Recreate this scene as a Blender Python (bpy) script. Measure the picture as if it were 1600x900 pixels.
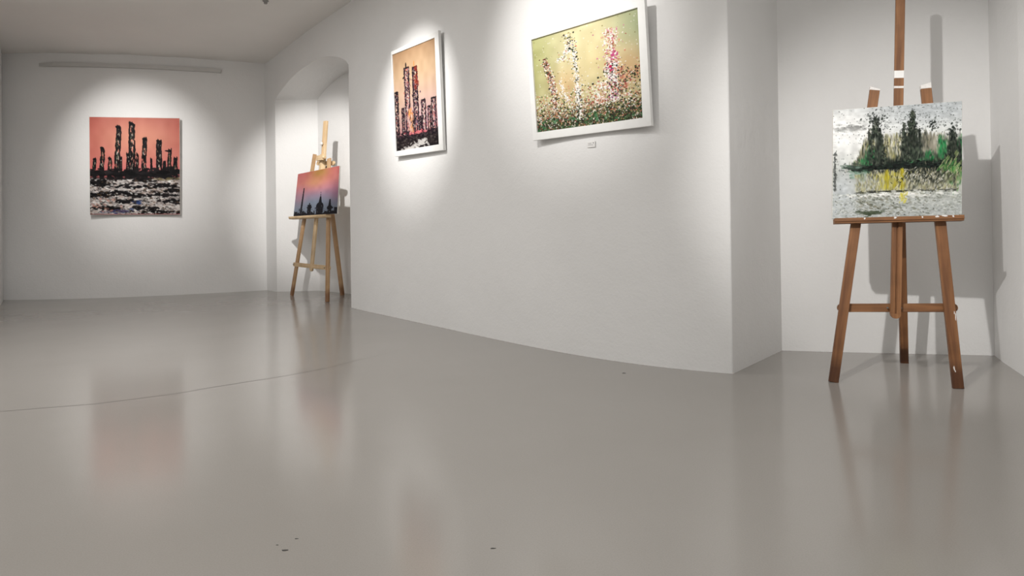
import bpy, bmesh, math
import numpy as np
from mathutils import Vector, Matrix

S = bpy.context.scene
COL = S.collection
for o in list(bpy.data.objects): bpy.data.objects.remove(o)

# ---------------------------------------------------------------- camera, world, lamps, exposure
PITCH, ROLL = .007, .013
cd = bpy.data.cameras.new('camera'); cam = bpy.data.objects.new('camera', cd); COL.objects.link(cam)
cd.sensor_fit = 'HORIZONTAL'; cd.sensor_width = 36; cd.lens = 36 * 1100 / 1600; cd.shift_y = (325.3 - 450) / 1600
cd.clip_start = .05; cd.clip_end = 60
_f = Vector((0, math.cos(PITCH), math.sin(PITCH))); _u0 = Vector((0, -math.sin(PITCH), math.cos(PITCH))); _r0 = Vector((1, 0, 0))
_r = _r0 * math.cos(ROLL) - _u0 * math.sin(ROLL); _u = _u0 * math.cos(ROLL) + _r0 * math.sin(ROLL)
_m = Matrix((_r, _u, -_f)).transposed().to_4x4(); _m.translation = (0, 0, .95); cam.matrix_world = _m
S.camera = cam

w = bpy.data.worlds.new('world'); S.world = w; w.use_nodes = True
w.node_tree.nodes['Background'].inputs[0].default_value = (.9, .95, 1, 1); w.node_tree.nodes['Background'].inputs[1].default_value = .05

S.view_settings.view_transform = 'Standard'; S.view_settings.look = 'None'; S.view_settings.gamma = 1; S.view_settings.use_curve_mapping = False
S.view_settings.exposure = 0.0

def spot(loc, aim, power, angle, blend=1., radius=.03, col=(1, .975, .945)):
    d = bpy.data.lights.new('track_spotlight', 'SPOT'); d.energy = power; d.spot_size = math.radians(angle); d.spot_blend = blend
    d.shadow_soft_size = radius; d.color = col
    o = bpy.data.objects.new('track_spotlight', d); COL.objects.link(o); o.location = loc
    o.rotation_euler = (Vector(aim) - Vector(loc)).to_track_quat('-Z', 'Y').to_euler(); o['kind'] = 'helper'
def fill_lamp(loc, sx, sy, power, col=(1, .985, .965)):
    d = bpy.data.lights.new('soft_fill', 'AREA'); d.shape = 'RECTANGLE'; d.size = sx; d.size_y = sy; d.energy = power; d.color = col  # unseen area light, added as soft fill
    o = bpy.data.objects.new('soft_fill', d); COL.objects.link(o); o.location = loc; o['kind'] = 'helper'

spot((-4.10, 6.20, 3.00), (-4.52, 8.50, 1.68), 225, 46)                     # pink skyline on the far wall
spot((-2.10, 5.80, 3.00), (-2.42, 8.60, 1.52), 385, 38, .8)                 # pale easel in the niche
spot((-2.00, 4.75, 3.00), (-.87, 6.14, 1.95), 270, 41)                      # portrait with the twin towers
spot((-.97, 3.11, 3.00), (.38, 4.68, 2.16), 215, 46)                        # flower picture
spot((-.32, 1.30, 2.54), (2.50, 4.15, .98), 375, 42, .9, .025)             # easel in the right-hand bay
fill_lamp((-1.2, 0.6, 3.12), 3.0, 3.6, 62)                                 # soft fills added under the ceiling for ambient light, not fixtures of the room
fill_lamp((-3.1, 4.2, 3.12), 1.5, 2.5, 72)
fill_lamp((1.5, 1.6, 3.12), 1.2, 1.8, 22)
# ---------------------------------------------------------------- painted artwork (brushwork computed stroke by stroke)
def smooth_noise(h, w, cy, cx, rng):
    g = rng.random((cy + 2, cx + 2))
    y = np.linspace(0, cy, h, endpoint=False); x = np.linspace(0, cx, w, endpoint=False)
    yi = y.astype(int); xi = x.astype(int); fy = (y - yi)[:, None]; fx = (x - xi)[None, :]
    fy = fy * fy * (3 - 2 * fy); fx = fx * fx * (3 - 2 * fx)
    a = g[yi][:, xi]; b = g[yi][:, xi + 1]; c = g[yi + 1][:, xi]; d = g[yi + 1][:, xi + 1]
    return (a * (1 - fx) + b * fx) * (1 - fy) + (c * (1 - fx) + d * fx) * fy

class Art:
    """A picture surface w x h cells; u runs right, v runs down, colours are sRGB 0-255, relief in millimetres."""
    def __init__(self, w, h, seed):
        self.w, self.h = w, h; self.rng = np.random.default_rng(seed)
        self.tone = 1.; self.im = np.zeros((h, w, 3)); self.relief = np.zeros((h, w))
        self.V, self.U = np.mgrid[0:h, 0:w]; self.U = (self.U + .5) / w; self.V = (self.V + .5) / h
    def noise(self, cy, cx): return smooth_noise(self.h, self.w, cy, cx, self.rng)
    def gradient(self, stops):
        vs = [s[0] for s in stops]
        for k in range(3): self.im[..., k] = np.interp(self.V, vs, [s[1][k] for s in stops])
    def blend(self, mask, col):
        m = np.clip(mask, 0, 1)[..., None]; self.im = self.im * (1 - m) + np.array(col, float) * m
    def glow(self, u, v, ru, rv, col, a):
        self.blend(a * np.exp(-((self.U - u) / ru) ** 2 - ((self.V - v) / rv) ** 2), col)
    def dab(self, u, v, ru, rv, col, a=1., ang=0., lift=.3):
        r = max(ru, rv)
        x0 = max(0, int((u - r) * self.w)); x1 = min(self.w, int((u + r) * self.w) + 2)
        y0 = max(0, int((v - r) * self.h)); y1 = min(self.h, int((v + r) * self.h) + 2)
        if x1 <= x0 or y1 <= y0: return
        du = self.U[y0:y1, x0:x1] - u; dv = self.V[y0:y1, x0:x1] - v
        c, s = math.cos(ang), math.sin(ang)
        d = ((du * c + dv * s) / ru) ** 2 + ((dv * c - du * s) / rv) ** 2
        m = np.clip((1.25 - d) * 2.2, 0, 1) * a
        self.im[y0:y1, x0:x1] = self.im[y0:y1, x0:x1] * (1 - m[..., None]) + np.array(col, float) * m[..., None]
        self.relief[y0:y1, x0:x1] = self.relief[y0:y1, x0:x1] * (1 - m * .5) + m * lift
    def smear(self, mask, n, across=False):   # wet paint pulled along by a wide brush
        for _ in range(n):
            a = (np.roll(self.im, 1, int(across)) + np.roll(self.im, -1, int(across)) + self.im) / 3
            self.im = self.im * (1 - mask[..., None]) + a * mask[..., None]
    def pick(self, cols):
        c = np.array(cols[self.rng.integers(len(cols))], float); return np.clip(c + self.rng.normal(0, 9), 0, 255)
    def scatter(self, n, fu, fv, size, cols, a=.9, aspect=1., ang=0., lift=.3):
        for _ in range(n):
            s = size * self.rng.uniform(.5, 1.5)
            self.dab(fu(), fv(), s, s * aspect, self.pick(cols), a * self.rng.uniform(.6, 1), ang + self.rng.normal(0, .25), lift)

def art_pink_skyline():
    A = Art(240, 262, 3); R = A.rng; A.tone = .84
    A.gradient([(0, (200, 120, 108)), (.2, (214, 140, 122)), (.4, (218, 134, 122)), (.56, (222, 120, 120)), (1, (40, 34, 36))])
    A.glow(.5, .22, .3, .2, (244, 172, 144), .6); A.glow(0, .1, .15, .4, (190, 96, 84), .6); A.glow(1, .1, .12, .3, (196, 104, 92), .6)
    A.im += (A.noise(14, 14)[..., None] - .5) * 12
    dark = [(18, 16, 18), (28, 24, 26), (12, 12, 14)]; fleck = [(190, 176, 160), (120, 104, 80), (96, 108, 84), (226, 214, 204), (70, 50, 44)]
    towers = [(.048, .016, .43, .8), (.132, .024, .315, .55), (.215, .020, .42, .25), (.30, .030, .10, .7), (.338, .008, .42, .5), (.452, .037, .062, .62),
              (.412, .018, .38, .5), (.515, .012, .38, .6), (.592, .025, .22, .5), (.672, .011, .43, .8), (.757, .032, .24, .95), (.82, .016, .46, .9), (.878, .020, .335, .45), (.945, .021, .42, .8)]
    for u, hw, top, fill in towers:
        n = int((.60 - top) * 300 * (hw / .02) ** .5); w1, w2 = R.uniform(4, 9), R.uniform(0, 6)
        for k in range(n):
            t = R.random(); v = top + (.60 - top) * t; c = u + (v - .6) * -.03 + .12 * hw * math.sin(t * w1 + w2); hh = hw * (.88 + .28 * t)
            if k % 2: A.dab(c + (1 if k % 4 == 1 else -1) * hh * R.uniform(.62, .92), v, .0062, .026, A.pick(dark), .92, R.normal(0, .08), .8)
            elif R.random() < fill: A.dab(c + R.uniform(-.6, .6) * hh, v, .008, .024, A.pick(dark), .9, R.normal(0, .15), .8)
            if R.random() < .30: A.dab(c + R.uniform(-.6, .5) * hh, v, .0045, .014, A.pick(fleck), .85, R.normal(0, .3), 1.)
        A.dab(u - .03 * (top - .6) - .2 * hw, top + .004, hw * .95, .015, (14, 12, 14), 1, .35)
        A.scatter(int(500 * hw), lambda: u + R.normal(0, hw * .9), lambda: .60 + R.normal(0, .03), .014, dark, .95, 1.4)
    A.dab(.858, .342, .03, .008, (16, 14, 16), 1, .12)
    A.scatter(170, lambda: R.random(), lambda: .575 + R.normal(0, .022), .032, dark, .95, .4)
    A.blend(np.clip((A.V - .60) * 30, 0, 1) * .96, (30, 27, 28))
    water = [(214, 208, 204), (184, 178, 176), (232, 228, 224), (150, 142, 138), (196, 176, 166)]
    bands = [(.66, .85, 1), (.70, .55, .9), (.735, .9, .9), (.775, .5, 1), (.81, .8, .5), (.85, .9, 1.), (.885, .8, 1), (.92, .8, 1), (.955, .7, .8), (.985, .6, 1)]
    for v, dens, uu in bands:
        A.scatter(int(300 * dens), lambda: R.random(), lambda v=v: v + R.normal(0, .013) , .017, water, .8, .42, .12, .8)
    # long dark troughs between the swells
    for cu, cv, l in [(.12, .69, .16), (.5, .715, .24), (.82, .70, .2), (.30, .775, .18), (.78, .80, .28), (.08, .80, .12), (.48, .80, .14), (.38, .865, .1), (.90, .86, .12), (.62, .93, .15), (.75, .97, .22), (.2, .93, .14), (.05, .66, .1), (.93, .75, .1), (.6, .645, .14)]:
        for _ in range(34): A.dab(cu + R.normal(0, l * .5), cv + R.normal(0, .009), .026, .009, A.pick(dark), .9, R.normal(0, .15))
    A.scatter(260, lambda: R.random(), lambda: R.uniform(.64, 1), .010, [(16, 14, 16), (40, 34, 30), (90, 70, 50)], .8, .6)
    A.scatter(110, lambda: R.random(), lambda: R.uniform(.64, 1), .012, [(240, 238, 234), (222, 210, 204)], .9, .45)
    A.scatter(22, lambda: .52 + R.normal(0, .03), lambda: .875 + R.normal(0, .012), .014, [(50, 70, 120)], .7, .5)
    A.scatter(30, lambda: .35 + R.normal(0, .08), lambda: .965 + R.normal(0, .01), .02, [(56, 74, 118), (70, 60, 90)], .7, .4)
    A.scatter(26, lambda: .1 + R.normal(0, .1), lambda: .9 + R.normal(0, .04), .016, [(204, 140, 124)], .6, .5)
    A.scatter(30, lambda: .85 + R.normal(0, .09), lambda: .63 + R.normal(0, .008), .022, [(120, 108, 70), (150, 140, 120)], .7, .3)
    A.blend((A.V > .988) * .6, (150, 70, 74))
    return A

def art_twin_towers():
    A = Art(190, 250, 5); R = A.rng; A.tone = .72
    A.gradient([(0, (190, 150, 112)), (.25, (210, 178, 144)), (.5, (218, 184, 168)), (.7, (214, 176, 180)), (.85, (190, 130, 140)), (1, (60, 50, 50))])
    A.glow(.62, .2, .35, .2, (222, 188, 150), .5); A.glow(0, .6, .3, .3, (204, 168, 126), .4)
    A.im += (A.noise(16, 12)[..., None] - .5) * 14
    dark = [(34, 24, 34), (22, 18, 24), (56, 36, 46)]; fl = [(214, 180, 176), (150, 96, 100), (236, 214, 204), (206, 120, 110), (96, 70, 96)]
    def tower(u, hw, top, bot, f, hollow):
        n = int((bot - top) * 230)
        for k in range(n):
            v = top + (bot - top) * k / n
            for s in (-1, 1): A.dab(u + s * hw * .8 + R.normal(0, .006), v, .011, .012, A.pick(dark), .85, R.normal(0, .5))
            if R.random() > hollow: A.dab(u + R.normal(0, hw * .45), v, .018, .010, A.pick(dark), .85, R.normal(0, .8))
            if R.random() < f: A.dab(u + R.normal(0, hw * .55), v, .013, .010, A.pick(fl + [(232, 206, 190)]), .85, R.normal(0, .8))
            if R.random() < f: A.dab(u + R.normal(0, hw * .55), v, .010, .010, A.pick(fl + [(232, 206, 190)]), .8, R.normal(0, .8))
        A.dab(u, top, hw * .8, .010, (30, 22, 26), .95)
    tower(.045, .05, .40, .86, .25, .2); tower(.20, .026, .58, .86, .4, .4); tower(.32, .060, .185, .86, .75, .5); tower(.51, .058, .205, .86, .55, .35)
    A.dab(.31, .16, .015, .03, (30, 22, 26), .9); A.dab(.50, .17, .012, .03, (230, 150, 80), .8)
    A.scatter(70, lambda: .54 + R.normal(0, .02), lambda: R.uniform(.2, .42), .016, [(150, 60, 40), (120, 40, 34)], .8, .5)
    tower(.41, .022, .66, .86, .5, .4); tower(.68, .048, .545, .86, .6, .75); tower(.80, .030, .62, .86, .8, .8); tower(.90, .050, .55, .86, .6, .8); tower(.60, .02, .7, .86, .4, .5)
    A.scatter(60, lambda: .38 + R.normal(0, .03), lambda: R.uniform(.6, .82), .016, [(240, 160, 90), (230, 190, 180)], .7, 1.3)
    A.blend(np.clip((A.V - .83 - .02 * A.noise(2, 20)) * 40, 0, 1) * .97, (30, 24, 26))
    A.scatter(200, lambda: R.random(), lambda: .86 + R.normal(0, .02), .02, dark, .9, .4)
    A.scatter(220, lambda: R.random(), lambda: R.uniform(.86, .97), .016, [(64, 58, 56), (90, 82, 78), (16, 14, 16), (110, 100, 96)], .6, .4)
    A.scatter(36, lambda: .5 + R.normal(0, .1), lambda: .84 + R.normal(0, .006), .024, [(226, 110, 120), (236, 150, 150)], .85, .25)
    A.scatter(46, lambda: .58 + R.normal(0, .08), lambda: .95 + R.normal(0, .012), .03, [(224, 220, 216)], .85, .3)
    A.scatter(36, lambda: .35 + R.normal(0, .1), lambda: .985 + R.normal(0, .006), .03, [(224, 220, 216)], .85, .3)
    return A

def art_flower_meadow():
    A = Art(290, 250, 7); R = A.rng; A.tone = .86
    A.gradient([(0, (190, 188, 144)), (.4, (204, 196, 152)), (.75, (196, 188, 146)), (1, (96, 100, 70))])
    A.glow(.5, .1, .34, .45, (240, 230, 184), .95); A.glow(1, .15, .22, .28, (164, 176, 140), .8); A.glow(0, .2, .2, .5, (176, 180, 110), .6)  # pale yellow top centre includes the spotlight's glare, put into the paint colour
    A.glow(.9, .5, .14, .2, (214, 164, 118), .6); A.glow(.32, .55, .14, .16, (222, 176, 124), .55); A.glow(.62, .4, .2, .25, (232, 208, 150), .5)
    A.im += (A.noise(12, 14)[..., None] - .5) * 22
    allc = [(240, 236, 226), (248, 246, 240), (240, 236, 216), (150, 76, 66), (214, 140, 110), (70, 76, 50), (110, 126, 80), (226, 200, 178), (180, 164, 112), (206, 190, 130)]
    white = [(250, 246, 238), (240, 230, 220), (255, 252, 246)]
    darkg = [(46, 58, 36), (30, 40, 30), (70, 88, 50), (60, 50, 44)]
    warm = [(206, 128, 100), (220, 156, 124), (168, 76, 70), (226, 186, 160)]
    for _ in range(6400):
        v = 1 - abs(R.normal(0, .13 + .03 * math.sin(14 * R.random()))) if R.random() < .85 else R.uniform(.6, 1); u = R.random()
        if v < 0 or v > 1.01: continue
        pal = darkg if R.random() < np.clip((v - .70) * 3.0, 0, .74) else (warm if R.random() < .12 else allc)
        A.dab(u, v, .0052 * R.uniform(.5, 1.6), .0062 * R.uniform(.5, 1.5), A.pick(pal), .9, R.uniform(0, 3), .7)
    A.scatter(110, lambda: R.random(), lambda: R.uniform(.88, 1.), .010, [(70, 130, 84), (60, 110, 70), (60, 76, 44)], .7, 1.3, .5)
    def stalk(pts, n, spread, pals):
        pts = np.array(pts)
        for _ in range(n):
            t = R.random() * (len(pts) - 1); i = min(int(t), len(pts) - 2); p = pts[i] + (pts[i + 1] - pts[i]) * (t - i)
            sp = spread * (1 + .9 * (R.random() < .2))
            A.dab(p[0] + R.normal(0, sp), p[1] + R.normal(0, .014), .0048 * R.uniform(.5, 1.7), .0062 * R.uniform(.5, 1.6), A.pick(pals[R.integers(len(pals))]), .92, R.uniform(0, 3), .9)
    stalk([(.12, .24), (.14, .36), (.18, .5), (.20, .62), (.19, .8)], 480, .016, [white, warm, [(120, 34, 44), (90, 40, 40)], darkg])
    stalk([(.38, .16), (.33, .24), (.27, .30)], 150, .026, [white, allc, white]); stalk([(.35, .05), (.40, .22)], 120, .026, [white, allc, darkg])
    stalk([(.40, .22), (.42, .4), (.43, .6), (.43, .75), (.43, .9)], 520, .013, [white, white, darkg])
    stalk([(.74, .12), (.75, .25), (.75, .4), (.745, .5)], 620, .028, [white, white, warm, [(214, 130, 160), (160, 110, 70)]])
    stalk([(.745, .45), (.75, .6), (.76, .8)], 620, .026, [white, [(206, 150, 180), (180, 70, 100), (120, 80, 110)], white, darkg])
    stalk([(.82, .5), (.86, .6), (.80, .72)], 220, .03, [warm, warm, darkg]); stalk([(.66, .6), (.63, .72), (.60, .8)], 180, .03, [warm, white])
    stalk([(.92, .62), (.97, .52)], 70, .02, [darkg, warm]); stalk([(.26, .5), (.33, .75)], 60, .006, [white])
    for u, v, s in [(.62, .55, .010), (.57, .60, .010), (.98, .65, .009), (.37, .20, .012), (.15, .56, .010), (.80, .52, .008)]: A.dab(u, v, s, s, (40, 44, 34), 1)
    A.dab(.735, .47, .014, .014, (196, 34, 84), 1); A.dab(.74, .505, .01, .01, (196, 34, 84), 1); A.scatter(20, lambda: .77 + R.normal(0, .02), lambda: .36 + R.normal(0, .02), .008, [(190, 60, 120)], .9)
    A.scatter(190, lambda: R.random(), lambda: R.uniform(.02, .6), .0045, white + [(120, 110, 60)], .7)
    return A

def art_dark_forest():
    A = Art(310, 280, 11); R = A.rng; A.tone = .92
    A.gradient([(0, (196, 200, 200)), (.2, (226, 228, 226)), (.4, (224, 224, 218)), (.6, (170, 172, 160)), (.75, (186, 188, 180)), (1, (176, 182, 182))])
    A.glow(.1, .2, .25, .25, (250, 250, 248), .95); A.glow(.8, .06, .4, .14, (184, 190, 194), .7); A.glow(.08, .75, .14, .3, (196, 202, 208), .7)
    A.im += (A.noise(40, 44)[..., None] - .5) * 26; A.im += (A.noise(90, 16)[..., None] - .5) * 22
    A.scatter(70, lambda: .12 + R.normal(0, .08), lambda: .18 + R.normal(0, .018), .02, [(176, 178, 176), (140, 140, 138)], .5, .4)
    blk = [(22, 28, 24), (36, 42, 36), (14, 18, 18)]; gry = [(90, 92, 78), (120, 116, 98), (70, 74, 62), (150, 146, 126)]; olv = [(150, 148, 90), (176, 170, 110), (110, 106, 70), (196, 192, 150)]
    grn = [(28, 112, 60), (40, 140, 78), (24, 84, 46)]
    # hanging vertical drags of paint
    def top(u): return .33 + .07 * math.sin(u * 17) + .05 * math.sin(u * 41) + (.09 if u < .28 else 0) + max(0, .25 - u) * .6
    pale = [(206, 204, 190), (190, 186, 166), (222, 220, 208)]
    for _ in range(2600):
        u = R.uniform(.17, .99) if R.random() < .9 else R.normal(.25, .05); t = top(u) + abs(R.normal(0, .05)) - .03; v = R.uniform(min(t, .55), .56); x = R.random()
        A.dab(u, v, .0034, .032 * R.uniform(.3, 1.3), A.pick(gry if x < .48 else olv if x < .62 else pale if x < .78 else blk), .6, R.normal(0, .07), .8)
    for _ in range(330): A.dab(.45 + R.normal(0, .06), R.uniform(.27, .52), .0035, .03, A.pick(olv + pale + gry), .7, R.normal(0, .05), .8)
    for _ in range(230): A.dab(.78 + R.normal(0, .05), R.uniform(.28, .47), .004, .03, A.pick([(150, 144, 128), (120, 118, 104), (170, 166, 150)]), .7, R.normal(0, .07), .8)
    for _ in range(900):   # heavy darks gathering above the shore
        u = R.uniform(.24, 1.); v = .55 - abs(R.normal(0, .055 + .03 * math.sin(u * 23))); A.dab(u, v, .0042, .020, A.pick(blk + [(40, 60, 48), (56, 62, 50)]), .6, R.normal(0, .2), .9)
    for gu, gv, su, sv, k in ((.31, .46, .022, .035, 130), (.86, .42, .022, .05, 170), (.985, .42, .012, .05, 80), (.645, .50, .025, .03, 90), (.27, .50, .03, .015, 50), (.75, .47, .03, .02, 50)):
        for _ in range(k): A.dab(gu + R.normal(0, su), gv + R.normal(0, sv), .005, .017, A.pick(grn + [(90, 140, 96), (60, 96, 66)]), .7, R.normal(0, .25), .8)
    def tree(u, topv, bot, wid, n):
        for _ in range(n):
            t = R.random() ** .75; v = topv + (bot - topv) * t
            w = wid * (.10 + .9 * t) * (.6 + .8 * abs(math.sin(t * 19 + u * 30)))
            A.dab(u + R.normal(0, .48) * w, v, .0050, .014, A.pick(blk + [(54, 66, 52), (70, 80, 66), (100, 104, 92)]), .72, R.normal(0, .5), 1.)
            if R.random() < .22: A.dab(u + R.normal(0, 1.) * (w + .010), v, .0042, .0042, A.pick(blk), .85)
    tree(.345, .09, .26, .040, 90); tree(.325, .17, .3, .04, 70); tree(.375, .2, .56, .06, 560); tree(.30, .24, .52, .05, 120); tree(.625, .06, .5, .078, 900); tree(.56, .16, .47, .03, 150); tree(.93, .26, .60, .066, 760); tree(.98, .33, .6, .03, 110); tree(.68, .22, .5, .03, 90)
    A.scatter(70, lambda: .34 + R.normal(0, .045), lambda: .11 + R.normal(0, .03), .005, blk, .8, 1.6, .6)
    drag = np.clip((A.V - .24) * 14, 0, 1) * np.clip((.60 - A.V) * 20, 0, 1) * np.clip(A.noise(9, 22) * 2.2 - .35, 0, 1)
    A.smear(drag, 9); A.smear(drag * .5, 2, True)
    A.im *= (1 + (A.noise(10, 16)[..., None] - .5) * .35 * drag[..., None])
    for _ in range(900):   # the dark shore
        u = R.uniform(.13, .99) ** .9; A.dab(u, .553 + .010 * math.sin(u * 9) + R.normal(0, .021 * (.15 + u)), .013, .008, A.pick(blk + [(30, 44, 36)]), .85, R.normal(0, .16), 1.)
    for _ in range(420): u = R.uniform(.28, .92); A.dab(u, .585 + abs(R.normal(0, .030)), .0042, .02, A.pick(blk + gry), .7, R.normal(0, .3), 1.)
    A.scatter(60, lambda: R.uniform(.08, .25), lambda: .535 + R.normal(0, .015), .016, [(70, 92, 76), (50, 60, 54)], .6, .4)
    A.scatter(40, lambda: .2 + R.normal(0, .04), lambda: .615 + R.normal(0, .02), .018, [(130, 160, 146), (90, 130, 104)], .5, .5)
    for _ in range(300): A.dab(.93 + R.normal(0, .045), .62 + R.normal(0, .055), .0045, .022, A.pick([(60, 120, 60), (96, 146, 80), (140, 156, 100), (40, 70, 40), (170, 176, 130)]), .7, R.normal(.35, .2), .8)
    for _ in range(1100): A.dab(R.uniform(.18, .98), R.uniform(.61, .77), .0038, .017, A.pick(gry + olv + pale), .5, R.normal(.15, .45), .8)
    for _ in range(260): A.dab(.47 + R.normal(0, .06), R.uniform(.60, .75), .0042, .022, A.pick([(176, 170, 84), (190, 184, 110), (140, 134, 70), (214, 208, 156)]), .7, R.normal(0, .12), .8)
    for cu, k in ((.425, 30), (.548, 50), (.5, 12)):
        for _ in range(k): A.dab(cu + R.normal(0, .010), R.uniform(.58, .74), .0045, .022, A.pick([(196, 182, 40), (160, 148, 40), (130, 122, 46)]), .6, R.normal(0, .08), .8)
    for _ in range(260): A.dab(R.uniform(.58, .95), .67 + R.normal(0, .04), .0035, .015, A.pick(blk + gry), .7, R.normal(.5, .3), .8)
    refl = np.clip((A.V - .60) * 20, 0, 1) * np.clip((.78 - A.V) * 20, 0, 1) * np.clip(A.noise(9, 14) * 2.4 - .4, 0, 1)
    A.smear(refl, 6); A.smear(refl * .6, 2, True)
    for _ in range(160): A.dab(.70 + R.normal(0, .1), .655 + R.normal(0, .03), .0035, .012, A.pick(pale + blk), .7, R.normal(.4, .5), .8)
    A.scatter(90, lambda: R.uniform(.18, .98), lambda: .77 + R.normal(0, .005), .018, [(60, 62, 54), (40, 42, 38)], .7, .25)
    for _ in range(1500):
        A.dab(R.uniform(.0, 1), R.uniform(.78, 1), .011 * R.uniform(.4, 1.4), .006, A.pick([(196, 200, 198), (178, 184, 182), (160, 166, 160), (142, 146, 136), (214, 216, 212)]), .4, R.normal(0, .4), .9)
    A.scatter(110, lambda: .5 + R.normal(0, .2), lambda: .80 + R.normal(0, .012), .022, [(240, 240, 236), (226, 228, 222)], .8, .35, 0, 1.)
    A.scatter(230, lambda: .2 + abs(R.normal(0, .3)), lambda: R.uniform(.77, .97), .012, [(96, 98, 82), (118, 114, 94), (80, 84, 74), (132, 136, 118)], .45, .5, .3)
    A.scatter(170, lambda: R.uniform(.16, 1), lambda: R.uniform(.77, 1), .0045, [(60, 62, 50), (46, 48, 42)], .6, .8)
    A.scatter(26, lambda: .56 + R.normal(0, .015), lambda: .83 + R.normal(0, .03), .005, [(206, 196, 80)], .7, 3)
    A.scatter(60, lambda: .3 + R.normal(0, .05), lambda: .955 + R.normal(0, .01), .016, [(60, 70, 54), (80, 90, 70)], .7, .35)
    A.scatter(110, lambda: .02 + R.normal(0, .006), lambda: R.uniform(.38, .75), .005, [(96, 98, 96), (70, 72, 70)], .7, 1.8)
    A.scatter(260, lambda: R.random(), lambda: R.uniform(0, .34), .0035, [(60, 64, 62), (110, 114, 112)], .8)
    A.scatter(210, lambda: R.uniform(.3, 1), lambda: R.uniform(0, .25), .0042, [(60, 64, 62), (120, 126, 124)], .8)
    A.scatter(36, lambda: .78 + R.normal(0, .02), lambda: .2 + R.normal(0, .03), .005, blk, .8, 1.6, .4); A.scatter(40, lambda: .93 + R.normal(0, .02), lambda: .27 + R.normal(0, .03), .006, blk, .85, 1.5)
    A.scatter(60, lambda: R.uniform(0, .16), lambda: R.uniform(.4, 1), .004, [(110, 116, 118), (80, 84, 80)], .6, 1.5)
    return A

def art_sunset_domes():
    A = Art(230, 200, 13); R = A.rng; A.tone = .86
    A.gradient([(0, (202, 112, 110)), (.25, (214, 134, 128)), (.42, (204, 140, 150)), (.56, (160, 140, 160)), (.70, (132, 142, 160)), (1, (122, 134, 150))])
    A.glow(.55, .06, .22, .14, (178, 138, 72), .9); A.glow(.45, .26, .22, .12, (216, 160, 110), .6); A.glow(1, .55, .2, .2, (178, 112, 140), .5); A.glow(.1, .6, .16, .16, (206, 140, 150), .4)
    A.im += (A.noise(10, 12)[..., None] - .5) * 12
    k = (20, 20, 28); U, V = A.U, A.V; b = lambda m: A.blend(m.astype(float) * .97, k)
    b((abs(U - .20 - (V - .4) * -.05) < .012 + .022 * (V - .36)) & (V > .36)); b((abs(U - .20) < .055) & (V > .90))
    b((abs(U - .37) < .012 + .03 * (V > .76) ) & (V > .72)); b(((U - .37) / .06) ** 2 + ((V - .82) / .035) ** 2 < 1); b((abs(U - .37) < .05) & (V > .93))
    b((abs(U - .615) < .007) & (V > .50) & (abs(V - .53) > .012)); b((abs(U - .615) < .012 + (V - .58) * .16) & (V > .60)); b(((U - .61) / .085) ** 2 + ((V - .82) / .10) ** 2 < 1); b((abs(U - .61) < .075) & (V > .82))
    b((abs(U - .83) < .012 + (V - .66) * .12) & (V > .68)); b(((U - .83) / .06) ** 2 + ((V - .86) / .05) ** 2 < 1); b((abs(U - .96) < .035) & (V > .86)); b((abs(U - .05) < .04 ) & (V > .90)); b((abs(U - .49) < .012) & (V > .90))
    b(V > .955 + .03 * np.sin(U * 40))
    A.scatter(130, lambda: R.random(), lambda: R.uniform(.84, 1), .010, [(20, 20, 28), (40, 42, 52)], .8)
    A.scatter(40, lambda: R.random(), lambda: R.uniform(.8, .96), .007, [(150, 154, 164)], .6)
    return A
# ---------------------------------------------------------------- materials
def lin(c): return tuple((x / 255 / 12.92) if x / 255 <= .04045 else ((x / 255 + .055) / 1.055) ** 2.4 for x in c)
class NT:
    def __init__(s, name):
        s.m = bpy.data.materials.new(name); s.m.use_nodes = True; s.t = s.m.node_tree; s.b = s.t.nodes['Principled BSDF']
    def n(s, kind, **kw):
        x = s.t.nodes.new(kind)
        for k, v in kw.items():
            if k.startswith('i_'): x.inputs[k[2:].replace('_', ' ')].default_value = v
            else: setattr(x, k, v)
        return x
    def l(s, a, ao, b, bi): s.t.links.new(a.outputs[ao], b.inputs[bi])
    def ramp(s, src, out, stops):
        r = s.n('ShaderNodeValToRGB'); e = r.color_ramp.elements
        e[0].position, e[0].color = stops[0][0], (*stops[0][1], 1); e[1].position, e[1].color = stops[-1][0], (*stops[-1][1], 1)
        for p, c in stops[1:-1]: k = e.new(p); k.color = (*c, 1)
        s.l(src, out, r, 'Fac'); return r

def plaster(name, c1, c2, bump=.38, rough=.9):
    N = NT(name); tc = N.n('ShaderNodeTexCoord')
    big = N.n('ShaderNodeTexNoise', i_Scale=1.3, i_Detail=3.); N.l(tc, 'Object', big, 'Vector')
    r = N.ramp(big, 'Fac', [(.35, c1), (.65, c2)]); N.l(r, 'Color', N.b, 'Base Color')
    fine = N.n('ShaderNodeTexNoise', i_Scale=60., i_Detail=4., i_Roughness=.6); N.l(tc, 'Object', fine, 'Vector')
    mid = N.n('ShaderNodeTexNoise', i_Scale=9., i_Detail=3.); N.l(tc, 'Object', mid, 'Vector')
    mx = N.n('ShaderNodeMath', operation='MULTIPLY_ADD'); N.l(mid, 'Fac', mx, 0); mx.inputs[1].default_value = 2.2; N.l(fine, 'Fac', mx, 2)
    bp = N.n('ShaderNodeBump', i_Strength=bump, i_Distance=.004); N.l(mx, 'Value', bp, 'Height'); N.l(bp, 'Normal', N.b, 'Normal')
    N.b.inputs['Roughness'].default_value = rough; N.b.inputs['Specular IOR Level'].default_value = .2
    return N.m
M_WALL = plaster('white_plaster', (.80, .795, .785), (.83, .825, .815))
M_CEIL = plaster('ceiling_paint', (.82, .80, .77), (.85, .83, .80), .15)

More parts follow.
